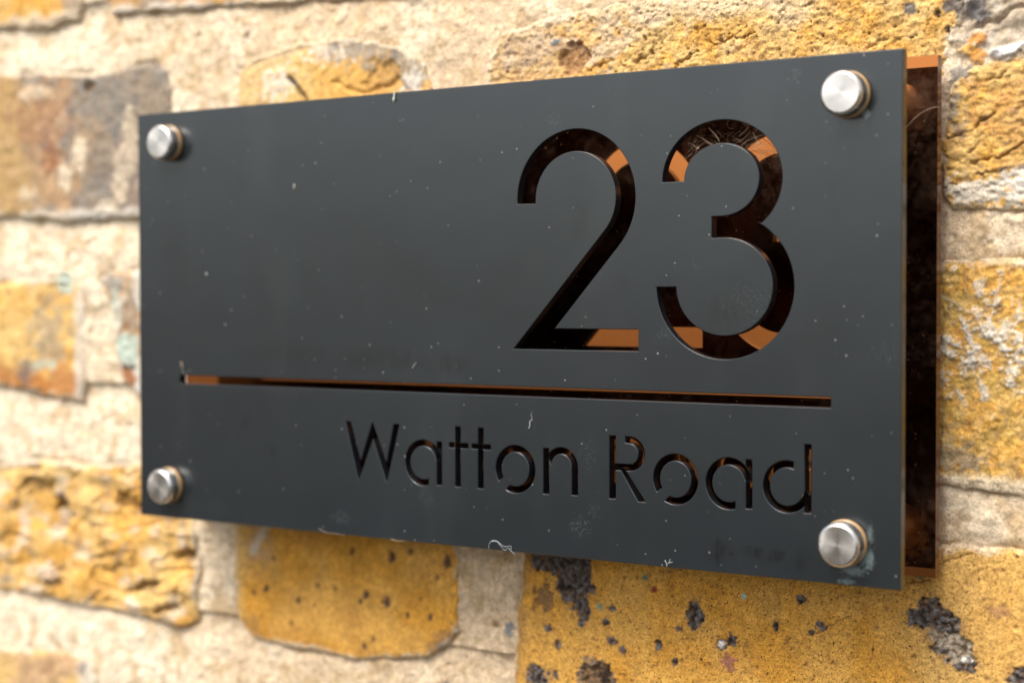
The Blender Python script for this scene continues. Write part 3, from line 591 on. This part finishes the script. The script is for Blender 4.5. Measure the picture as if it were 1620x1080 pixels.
def build_wall():
    wall = empty('brick_wall', (0, WALL_Y * MM, 0))
    tag(wall, 'old yellow stock brick wall with thick pale lime mortar joints behind the sign', 'brick wall')
    ALL = BR + more_bricks()
    for bi, (P, ca, cb, rel, sc, seed, fn, lab) in enumerate(ALL):
        xs = [p[0] for p in P]; zs = [p[1] for p in P]
        X0, X1, Z0, Z1 = min(xs) - 4, max(xs) + 4, min(zs) - 4, max(zs) + 4
        P2 = P
        def f(x, z, P2=P2, ca=ca, cb=cb, rel=rel, sc=sc, seed=seed, fn=fn):
            wx, wz = warp(x, z)
            s = poly_sdf(wx, wz, P2)
            h = rel * (.55 * fbm(x, z, sc * 2.2, 3, seed) + .38 * fbm(x, z, sc * .5, 4, seed + 7, .55))
            c = mixc(np.tile(np.array(ca), (len(x), 1)), cb, sstep(-.4, .6, fbm(x, z, sc * 2, 4, seed + 3, .6)))
            c = c * (1 + .16 * fbm(x, z, sc * .8, 4, seed + 12, .7))[:, None]
            sp = np.ones(len(x))
            if fn: c, h, sp = fn(x, z, s, c, h, sp, seed)
            c, h = lips(x, z, s, c, h, seed, True)
            # arris: worn round, then straight down into the joint
            h = h - 1.5 * np.exp(-np.maximum(s, 0) / 1.1) - np.where(s < 0, np.minimum(-s * 7, 12), 0)
            # plain grit
            h = h + .10 * fbm(x, z, 1.5, 2, seed + 19)
            return -h, np.concatenate([np.clip(c, .01, .9), sp[:, None]], 1), s > -1.7
        hidden = lab is None
        step = 2.2 if bi >= len(BR) else 1.2 if hidden else (.42 if min(xs) > -30 else .62)
        me = grid_mesh('brick', X0, X1, Z0, Z1, step, f, mat=M_BRICK)
        o = link(bpy.data.objects.new('brick', me), wall)
        if lab: o['label'] = lab
    polys = [B[0] for B in ALL]
    def mf(x, z):
        wx, wz = warp(x, z)
        s = np.full(x.shape, -1e9)
        for P in polys:
            xs = [p[0] for p in P]; zs = [p[1] for p in P]
            k = (x > min(xs) - 14) & (x < max(xs) + 14) & (z > min(zs) - 14) & (z < max(zs) + 14)
            if k.any(): s[k] = np.maximum(s[k], poly_sdf(wx[k], wz[k], P))
        # joints struck: recessed under the upper brick, nearly flush over the lower one
        zb = np.interp(x, [-330, -200, 0, 240], [1, 1, 0, 0]) * 0
        t = np.zeros(x.shape)
        for (lo, hi) in ((99, 121), (14.5, 38.5), (-61.5, -34), (-143, -122), (184, 200), (264, 280), (-223, -206), (-303, -286)):
            lo_ = lo + (3 if lo == 99 else 0); t = np.maximum(t, np.clip((z - lo) / (hi - lo), 0, 1) * (z < hi + 6))
        h = -1.0 - 1.9 * t ** 1.6
        h = h + .8 * fbm(x, z, 26, 3, 201) + .26 * fbm(x, z * 1.5, 9, 4, 203, .5) + .08 * fbm(x, z, 1.7, 2, 205)
        near = np.exp(-np.abs(s + .2) / .75); gate = sstep(-.25, .35, vnoise(x, z, 17, 207)); gate = gate * (1 - .85 * sstep(72, 80, z) * sstep(112, 106, z) * sstep(-150, -135, x) * sstep(120, 60, x))
        h = h - 1.5 * near * gate
        h = h - np.where(s > 2, 2.5, 0)
        d, r = cells(x, z, 7.5, 211); f = sstep(1.2, .5, d) * (r > .78); h = h + np.where(r > .9, .5, -.7) * f
        lump = sstep(.35, .8, fbm(x, z, 12, 3, 215)); h = h + .7 * lump
        # ragged mortar in the pinched joint at the upper right, with a white flake
        kr = blob(x, z, 168, 86, 14, 12, 217, .3, 6); h = h + kr * (1.5 * fbm(x, z, 6, 4, 219) + .2)
        for P, wd in (([(160, 84), (166, 84.5), (171, 88), (178, 89)], 1.0),):
            h = h - 1.8 * sstep(wd, .1, seg_dist(x + vnoise(x, z, 4, 1), z + vnoise(x, z, 3, 2), P))
        wf = blob(x, z, 169.6, 76.3, 5.2, 1.5, 221, .25, 3, 14); h = h + 1.4 * wf
        c = np.tile(np.array(MORT), (len(x), 1))
        c = mixc(c, (.75, .62, .45), sstep(-.2, .6, fbm(x, z, 30, 4, 231)))
        c = mixc(c, (.82, .73, .57), sstep(-80, -230, x + 34 * fbm(x, z, 40, 3, 232)) * .6)      # mortar colour paler towards the left
        c = mixc(c, (.50, .345, .18), sstep(.0, .75, fbm(x, z, 12, 5, 233, .65)) * .65)
        c = c * (1 + .15 * fbm(x, z, 4, 5, 235, .75))[:, None]
        c = mixc(c, (.45, .33, .19), near * gate * .4)  # contact shade painted into the grooves beside the bricks
        c = mixc(c, (.42, .30, .14), sstep(.45, .8, fbm(x, z, 5, 4, 239)) * .5)
        c = mixc(c, (.42, .36, .28), kr * .75); c = mixc(c, (.62, .54, .44), kr * sstep(0, .6, fbm(x, z, 7, 3, 241)) * .8)
        c = mixc(c, (.88, .86, .83), wf)
        d2, r2 = cells(x, z, 3.4, 243); f = sstep(.55, .3, d2) * (r2 > .86); c = mixc(c, (.30, .17, .09), f * .8)
        for (bx, bz, rx, rz, col) in ((-2.2, -107, 2.2, 2.2, (.20, .22, .24)), (160.5, 89, 3.6, 3.6, SLATE), (161, 80.5, 3.0, 1.9, ORANGE), (158, 77.5, 3.0, 1.5, GOLD), (161, 75, 2.0, 2.2, ORANGE), (156, 70.5, 3, 3, GREY), (159.5, 67, 1.8, 1.6, WHITE), (149.5, -67, 1.0, 2, SLATE),
                                      (-226, 14, 4, 3, SEA), (-119, 26, 2, 2, SEA), (-30, -130, 1.6, 1.2, SLATE), (-8, -106, 1.4, 1, BROWN)):
            f = blob(x, z, bx, bz, rx, rz, int(bx) % 29, .5, 2.5); c = mixc(c, col, f * .9); h = h + .5 * f
        sp = np.full(len(x), .6)
        return -h, np.concatenate([np.clip(c, .01, .9), sp[:, None]], 1), s < 3.2
    me = grid_mesh('mortar', -330, 240, -190, 165, .52, mf, mat=M_MORTAR)
    mo = link(bpy.data.objects.new('mortar', me), wall)
    for (a, b, c_, d_) in ((-900, -330, -366, 344), (240, 600, -366, 344), (-330, 240, 165, 344), (-330, 240, -366, -190)):
        me = grid_mesh('mortar', a, b, c_, d_, 2.4, mf, mat=M_MORTAR)
        link(bpy.data.objects.new('mortar', me), wall)
    # the masonry's body behind the faces
    bm = bmesh.new()
    bmesh.ops.create_cube(bm, size=1, matrix=Matrix.Translation((-.15, .0585, -.011)) @ Matrix.Diagonal((1.5, .095, .71, 1)))
    me = bpy.data.meshes.new('backing'); bm.to_mesh(me); bm.free()
    me.color_attributes.new('tone', 'FLOAT_COLOR', 'POINT').data.foreach_set('color', [.6, .5, .36, .5] * 8)
    mesh_obj('backing', me, M_MORTAR, wall)
    return wall
build_wall()

# ------------------------------------------------------------------ the sign's front plate and its cut-outs (mm, x/z in the plate's plane)
def arc(cx, cz, a, b, t0, t1, n=None):
    n = n or max(6, int(abs(t1 - t0) / 4))
    return [(cx + a * math.cos(R_(t0 + (t1 - t0) * i / n)), cz + b * math.sin(R_(t0 + (t1 - t0) * i / n))) for i in range(n + 1)]
def band(cx, cz, a, b, ai, bi, t0, t1, u0=None, u1=None):
    """a strip between two ellipses, from angle t0 to t1 outside and u0 to u1 inside"""
    return arc(cx, cz, a, b, t0, t1) + arc(cx, cz, ai, bi, t1 if u1 is None else u1, t0 if u0 is None else u0)
def rect(x0, x1, z0, z1): return [(x0, z0), (x1, z0), (x1, z1), (x0, z1)]
CUT = []
# 2
CUT.append([(20.1, -9.9), (66, -9.9), (66, -3.3), (35.6, -3.3)] + arc(43.3, 37.2, 21.65, 21.65, -42.4, 182.5, 60) + arc(43.3, 37.2, 14.8, 14.8, 184, -42.4, 50))
# 3
CUT.append(arc(94.1, 41.1, 19.7, 17.55, 180, -54.5, 64) + arc(95.0, 9.6, 22.6, 21.4, 61.5, -180, 70) + arc(95.0, 9.6, 15.9, 14.5, -180, 90, 64) + [(91.0, 24.0), (91.0, 30.3)] + arc(94.1, 41.1, 12.4, 10.75, -90, 180, 64))
# rule
CUT.append(rect(-129.1, 129, -24.95, -21.95))
# Watton
CUT.append([(-49.8, -35.9), (-47.4, -35.9), (-43.2, -49.3), (-38.05, -35.9), (-37.75, -35.9), (-31.95, -49.3), (-28.8, -36.0), (-26.4, -36.0), (-31.75, -55.5), (-32.05, -55.5), (-37.75, -41.3), (-43.9, -55.5), (-44.25, -55.5)])
def letter_a(cx, cz, sx0, sx1):
    CUT.append(band(cx, cz, 7.6, 7.65, 5.5, 5.6, 5, 286.5, 12, 293)); CUT.append(rect(sx0, sx1, -55.4, -41.05))
def letter_o(cx, cz): CUT.append(band(cx, cz, 7.62, 7.65, 5.4, 5.6, 242 - 360, 212.5, 248 - 360, 210.5))
letter_a(-16.3, -48.3, -10.75, -8.65)
for x in (-3.15, 5.98): CUT.append(rect(x, x + 2.15, -55.45, -35.75))
CUT.append(rect(-5.65, 2.06, -42.75, -41.05)); CUT.append(rect(3.5, 11.0, -42.68, -41.05))
letter_o(20.64, -48.4)
CUT.append(rect(31.35, 33.5, -55.6, -41.15))
CUT.append(arc(38.1, -47.0, 6.1, 6.4, 150, 0) + [(44.2, -55.35), (42.0, -55.35)] + arc(38.1, -47.0, 3.95, 4.45, 0, 168))
# Road
CUT.append(rect(55.75, 57.98, -55.5, -36.1))
CUT.append([(61.43, -36.1)] + arc(62.8, -41.35, 5.45, 5.25, 90, -90) + [(57.6, -46.6), (57.6, -44.6)] + arc(62.8, -41.35, 3.25, 3.25, -90, 90) + [(61.43, -38.0)])
CUT.append([(59.3, -45.8), (61.2, -45.8), (68.55, -55.8), (66.0, -55.8)])
letter_o(78.9, -48.2)
letter_a(96.75, -48.4, 102.37, 104.36)
CUT.append(band(115.5, -48.2, 7.6, 7.55, 5.45, 5.6, 74.7, 345, 68.7, 350)); CUT.append(rect(120.95, 123.05, -55.4, -35.7))

def prism(bm, P, y0, y1):
    a = 0
    for i in range(len(P)):
        x0, z0 = P[i]; x1, z1 = P[(i + 1) % len(P)]; a += x0 * z1 - x1 * z0
    if a < 0: P = P[::-1]
    f = [bm.verts.new((x, y0, z)) for x, z in P]; b = [bm.verts.new((x, y1, z)) for x, z in P]
    bm.faces.new(f); bm.faces.new(b[::-1])
    for i in range(len(P)):
        j = (i + 1) % len(P); bm.faces.new((f[j], f[i], b[i], b[j]))
def build_front(parent):
    bm = bmesh.new(); prism(bm, rect(-150, 150, -75, 75), 0, 3)
    me = bpy.data.meshes.new('front_plate'); bm.to_mesh(me); bm.free()
    o = bpy.data.objects.new('front_plate', me); COL.objects.link(o)
    bm = bmesh.new()
    for P in CUT: prism(bm, P, -4, 7)
    bmesh.ops.recalc_face_normals(bm, faces=bm.faces[:])
    mc = bpy.data.meshes.new('cutters'); bm.to_mesh(mc); bm.free()
    oc = bpy.data.objects.new('cutters', mc); COL.objects.link(oc)
    md = o.modifiers.new('b', 'BOOLEAN'); md.operation = 'DIFFERENCE'; md.solver = 'EXACT'; md.use_self = True; md.object = oc
    dg = bpy.context.evaluated_depsgraph_get(); dg.update()
    res = bpy.data.meshes.new_from_object(o.evaluated_get(dg))
    bpy.data.objects.remove(oc, do_unlink=True); bpy.data.objects.remove(o, do_unlink=True)
    res.name = 'front_plate'
    bm = bmesh.new(); bm.from_mesh(res)
    bm.normal_update()
    ed = [e for e in bm.edges if len(e.link_faces) == 2 and all(abs(v.co.y) < 1e-4 for v in e.verts) and min(abs(f.normal.y) for f in e.link_faces) < .1]
    bmesh.ops.bevel(bm, geom=ed, offset=.17, offset_type='OFFSET', segments=1, profile=.5, affect='EDGES', clamp_overlap=False)
    bm.normal_update()
    bmesh.ops.triangulate(bm, faces=[f for f in bm.faces if len(f.verts) > 4])
    bmesh.ops.scale(bm, vec=(MM,) * 3, verts=bm.verts)
    for f in bm.faces:
        f.material_index = 1 if abs(f.normal.y) < .5 else (3 if abs(f.normal.y) < .95 else 0); f.smooth = False
        if f.material_index and all(abs(abs(v.co.x) - .15) < 1e-5 or abs(abs(v.co.z) - .075) < 1e-5 for v in f.verts): f.material_index = 2
    bm.to_mesh(res); bm.free(); res.materials.clear(); res.materials.append(M_PLATE); res.materials.append(M_EDGE); res.materials.append(M_OUTER); res.materials.append(M_CHAMFER)
    return link(bpy.data.objects.new('front_plate', res), parent)

def lathe(profile, seg=64):
    """profile of (radius, y) in mm turned about the y axis; flat facets joined smooth except at creases"""
    bm = bmesh.new(); rings = []
    for r, y in profile:
        if r <= 0: rings.append([bm.verts.new((0, y * MM, 0))])
        else: rings.append([bm.verts.new((r * math.cos(2 * math.pi * k / seg) * MM, y * MM, r * math.sin(2 * math.pi * k / seg) * MM)) for k in range(seg)])
    for a, b in zip(rings[:-1], rings[1:]):
        for k in range(seg):
            j = (k + 1) % seg
            if len(a) == 1 and len(b) == 1: continue
            if len(a) == 1: bm.faces.new((a[0], b[k], b[j]))
            elif len(b) == 1: bm.faces.new((a[k], b[0], a[j]))
            else: bm.faces.new((a[k], b[k], b[j], a[j]))
    bmesh.ops.recalc_face_normals(bm, faces=bm.faces[:])
    return bm

GAP0, GAP1 = 3.0, 22.3          # front plate's back face, copper plate's front face
BX, BZ = 1.8, .6                # the copper plate sits a little right of and above the front one
def build_sign():
    sign = empty('house_number_sign', (0, 0, 0))
    tag(sign, 'charcoal acrylic house number sign cut through with 23 Watton Road over a copper mirror plate', 'house sign')
    build_front(sign)
    bm = bmesh.new(); prism(bm, rect(BX - 150, BX + 150, BZ - 75, BZ + 75), GAP1, GAP1 + 3)
    bmesh.ops.scale(bm, vec=(MM,) * 3, verts=bm.verts); bm.normal_update()
    for f in bm.faces: f.material_index = 1 if abs(f.normal.y) < .5 else 0
    me = bpy.data.meshes.new('back_plate'); bm.to_mesh(me); bm.free()
    o = mesh_obj('back_plate', me, M_COPPER, sign); me.materials.append(M_COPEDGE); o['label'] = 'copper mirror acrylic plate'
    # studs
    def part(name, prof, mat, seg=72, sharp=35):
        b = lathe(prof, seg); mm = bpy.data.meshes.new(name)
        for e in b.edges: e.smooth = not (len(e.link_faces) == 2 and e.calc_face_angle(0) > R_(sharp))
        for f in b.faces: f.smooth = True
        b.to_mesh(mm); b.free(); mm.materials.append(mat); return mm
    R0 = 6.35
    cap = part('cap', [(0, -6.12), (R0 - .95, -6.05)], M_STEEL)
    rim = part('rim', [(R0 - .95, -6.05), (R0 - .55, -5.85), (R0 - .2, -5.45), (R0, -4.9), (R0, -1.9), (R0 - .15, -1.7), (3, -1.7)], M_RIM)
    wash = part('washer', [(3, -1.7), (R0 + .0, -1.7), (R0 + .3, -1.45), (R0 + .4, -.9), (R0 + .35, -.3), (R0 + .1, 0), (3, 0)], M_WASHER)
    bar = part('barrel', [(3, GAP0), (R0 + .6, GAP0), (R0 + .8, GAP0 + .2), (R0 + .8, GAP1 - .2), (R0 + .6, GAP1), (3, GAP1)], M_BARREL)
    spc = part('wall_spacer', [(3, GAP1 + 3), (5.5, GAP1 + 3), (5.5, WALL_Y + 3), (3, WALL_Y + 3)], M_RIM)
    for (x, z, tx, tz) in ((-133.3, 63.5, -.014, .010), (134.2, 63.2, -.020, 0), (-134.3, -62.9, .010, -.008), (133.7, -62.9, .012, .012)):
        s = bpy.data.objects.new('stud', rim.copy()); link(s, sign); s.location = (x * MM, 0, z * MM); s.rotation_euler = (tx, 0, tz)
        for nm, mm in (('cap_face', cap), ('washer', wash), ('barrel', bar), ('wall_spacer', spc)):
            q = bpy.data.objects.new(nm, mm); link(q, s)
    return sign
build_sign()

# ------------------------------------------------------------------ lint, silk and droppings caught on the sign
def tube(bm, pts, r0, r1=None, seg=6):
    r1 = r0 if r1 is None else r1; P = [Vector(p) * MM for p in pts]; rings = []
    for i, p in enumerate(P):
        d = (P[min(i + 1, len(P) - 1)] - P[max(i - 1, 0)]); d = d.normalized() if d.length > 0 else Vector((1, 0, 0))
        u = d.cross(Vector((0, 1, .01))).normalized(); v = d.cross(u); r = (r0 + (r1 - r0) * i / (len(P) - 1)) * MM
        rings.append([bm.verts.new(p + (u * math.cos(2 * math.pi * k / seg) + v * math.sin(2 * math.pi * k / seg)) * r) for k in range(seg)])
    for a, b in zip(rings[:-1], rings[1:]):
        for k in range(seg): bm.faces.new((a[k], a[(k + 1) % seg], b[(k + 1) % seg], b[k]))
    bm.faces.new(rings[0][::-1]); bm.faces.new(rings[-1])
def smooth_pts(P, n=6):
    out = []
    for i in range(len(P) - 1):
        p0, p1, p2, p3 = P[max(i - 1, 0)], P[i], P[i + 1], P[min(i + 2, len(P) - 1)]
        for k in range(n):
            t = k / n; out.append(tuple(.5 * (2 * b + (c - a) * t + (2 * a - 5 * b + 4 * c - d) * t * t + (3 * b - a - 3 * c + d) * t ** 3) for a, b, c, d in zip(p0, p1, p2, p3)))
    out.append(P[-1]); return out
def strands(name, lst, mat, label, cat, r=.09):
    bm = bmesh.new()
    for P in lst:
        rr = r
        if isinstance(P, tuple): rr, P = P
        tube(bm, smooth_pts(P), rr * .6, rr * .4)
    me = bpy.data.meshes.new(name); bm.to_mesh(me); bm.free()
    for p in me.polygons: p.use_smooth = True
    return tag(mesh_obj(name, me, mat), label, cat)
strands('lint_fibre', [[(10.4, -.2, -74.9), (10.7, -.5, -73.2), (11.8, -.8, -72.2), (14.0, -.8, -72.1), (15.3, -.7, -73.2), (16.1, -.5, -74.3), (17.1, -.4, -74.6), (18.2, -.6, -73.8), (19.3, -.9, -74.4), (21.2, -.8, -75.9)],
                       [(12, -.7, -71.9), (13.9, -1., -71.8), (15.4, -1, -72.6), (17, -.9, -73.4), (19.2, -.8, -73.1), (19.5, -.6, -73.7), (19.2, -.4, -75.2)]],
        M_LINT, 'curled white lint fibre hanging at the bottom edge of the sign', 'lint', .10)
strands('lint_fibre', [(.20, [(26.0, -.3, -35.1), (26.6, -.5, -34.3), (26.6, -.5, -33.3), (26.3, -.4, -32.8)]), (.10, [(26.4, -.3, -33.0), (27.0, -.3, -32.5), (27.6, -.3, -32.3)]), (.07, [(26.9, -.2, -32.4), (27.3, -.3, -31.4), (26.9, -.2, -30.7), (27.4, -.2, -29.6)])],
        M_LINT, 'short bright white fibre on the sign above the letter n of Watton', 'lint', .1)
strands('lint_fibre', [(.13, [(-20.5, -.2, -16.9), (-19.9, -.3, -16.0), (-19.0, -.2, -15.0)])], M_LINT, 'tiny slanting pale hair just above the middle left of the long slot', 'lint')
strands('dropping', [(.5, [(-27.7, -.3, 75.2), (-27.7, -.35, 74.2), (-27.75, -.4, 73.2)]), (.75, [(-27.8, -.35, 73.2), (-27.8, -.45, 72.6), (-27.9, -.3, 72.1)])], M_DROP, 'pale dried drip running over the top edge of the sign', 'dried drip')
strands('dropping', [(.42, [(-72.4, -.1, 46.1), (-72.4, -.25, 45.4), (-72.5, -.1, 44.6)])], M_DROP, 'small cream fleck alone on the blank upper left of the sign', 'fleck')
strands('dropping', [(.38, [(-115, -.1, 15.6), (-114.8, -.2, 14.9)])], M_DROP, 'tiny pale fleck near the left edge at mid height of the sign', 'fleck')
strands('silk_tuft', [(.16, [(-127.6, -.2, -17.6), (-127.2, -.5, -19.2), (-126.6, -.4, -20.8), (-125, 1, -21.9)]), (.5, [(-127.9, -.3, -17.2), (-127.5, -.4, -18.2)])], M_SILK, 'pale tuft at the left end of the long slot', 'tuft')
strands('silk_tuft', [(.13, [(75.4, -.2, -72.9), (76.1, -.5, -73.6), (76.3, -.4, -74.8)]), (.1, [(78.1, -.2, -73.2), (76.8, -.4, -73.6), (76, -.3, -74.4)]), (.1, [(77.3, -.2, -72.4), (76.9, -.4, -73.5)])], M_LINT, 'white splayed tuft at the bottom edge of the sign below the dark smudge', 'tuft')
strands('silk_tuft', [(.09, [(-62, -.1, -73.6), (-58, -.3, -74.9), (-55, -.3, -74.8), (-50, -.4, -75.1)]), (.12, [(-30, -.2, -74.7), (-27, -.5, -75.1), (-24, -.3, -75)])], M_SILK, 'thin pale strands along the lower left bottom edge of the sign', 'tuft')
# cobweb inside the bow of the 3
random.seed(4)
web = []
def thr(x, z, d):  # from a point seen on the face to the same sight line d mm deeper
    return (x + (x - 326.2) * d / 450.1, d, z + (z - 6.8) * d / 450.1)
seen = [[(86, 54.5), (89.5, 52.6), (92, 51.3), (96, 50.9)], [(88, 53.8), (90.5, 51.6), (94.6, 50.4), (97.5, 50.0)], [(85.4, 50.3), (86.6, 50.9), (87.8, 51.9), (90.2, 52.2), (92.6, 49.8), (94.6, 47.7)],
        [(83, 52.6), (86, 50.8), (85, 48.5), (83, 46.4)], [(97, 49), (98.5, 51.2), (101, 52.6), (103.6, 54.2)], [(98, 49.2), (100.4, 50.6), (103, 52.2), (106.4, 53.2), (109, 53.6)],
        [(100, 53.5), (102, 55), (103, 56)], [(104.5, 54.5), (105.5, 52.2), (106.8, 50.6)], [(102, 48), (103.5, 49.1), (105.5, 49.0), (106.6, 50.4)], [(106, 47), (108, 48.6), (110.5, 48.8), (112, 47.6)],
        [(101, 47.8), (102, 48.8), (100.2, 50.6)], [(83.4, 44.2), (84.5, 46.4), (86.2, 48.6), (88.4, 49.6)], [(90, 56.5), (92.5, 54), (93.6, 52.2)], [(104, 51), (106, 49.9), (108.8, 50.6)]]
for i, P in enumerate(seen):
    d0 = random.uniform(3, 9)
    web.append((random.choice((.09, .12, .17)), [thr(a, b, d0 + random.uniform(-1.5, 1.5)) for a, b in P]))
for k in range(50):
    x = random.uniform(82, 111); z = 54.5 - .018 * (x - 96) ** 2 + random.uniform(-3.5, 2.0); a = random.uniform(0, 6.28); P = []
    d = random.uniform(2, 10)
    for j in range(random.randint(3, 7)):
        P.append(thr(x, z, d)); x += 1.2 * math.cos(a); z += .9 * math.sin(a); a += random.uniform(-.9, .9); d += random.uniform(-.6, .6)
    web.append((random.choice((.02, .03, .045)), P))
web.append((.45, [thr(86.2, 50.6, 3), thr(86.8, 50.9, 3.3)])); web.append((.5, [thr(106.3, 50.8, 5), thr(107.2, 51.4, 5.3)])); web.append((.3, [thr(94.6, 47.9, 2), thr(95.1, 47.5, 2)]))
o = strands('cobweb', web, M_SILK, 'tangled pale cobweb caught in the top bow of the cut out 3', 'cobweb')
# silk beside the stud, over the copper plate at the upper right
strands('cobweb', [(.09, [(138, 12, 47), (143, 16, 53), (147, 19, 58.2), (150.5, 21.8, 60.6), (153.4, 23, 60.3), (155, 28, 59.4)])], M_SILK, 'loose silk strand crossing the copper strip behind the upper right corner', 'cobweb')
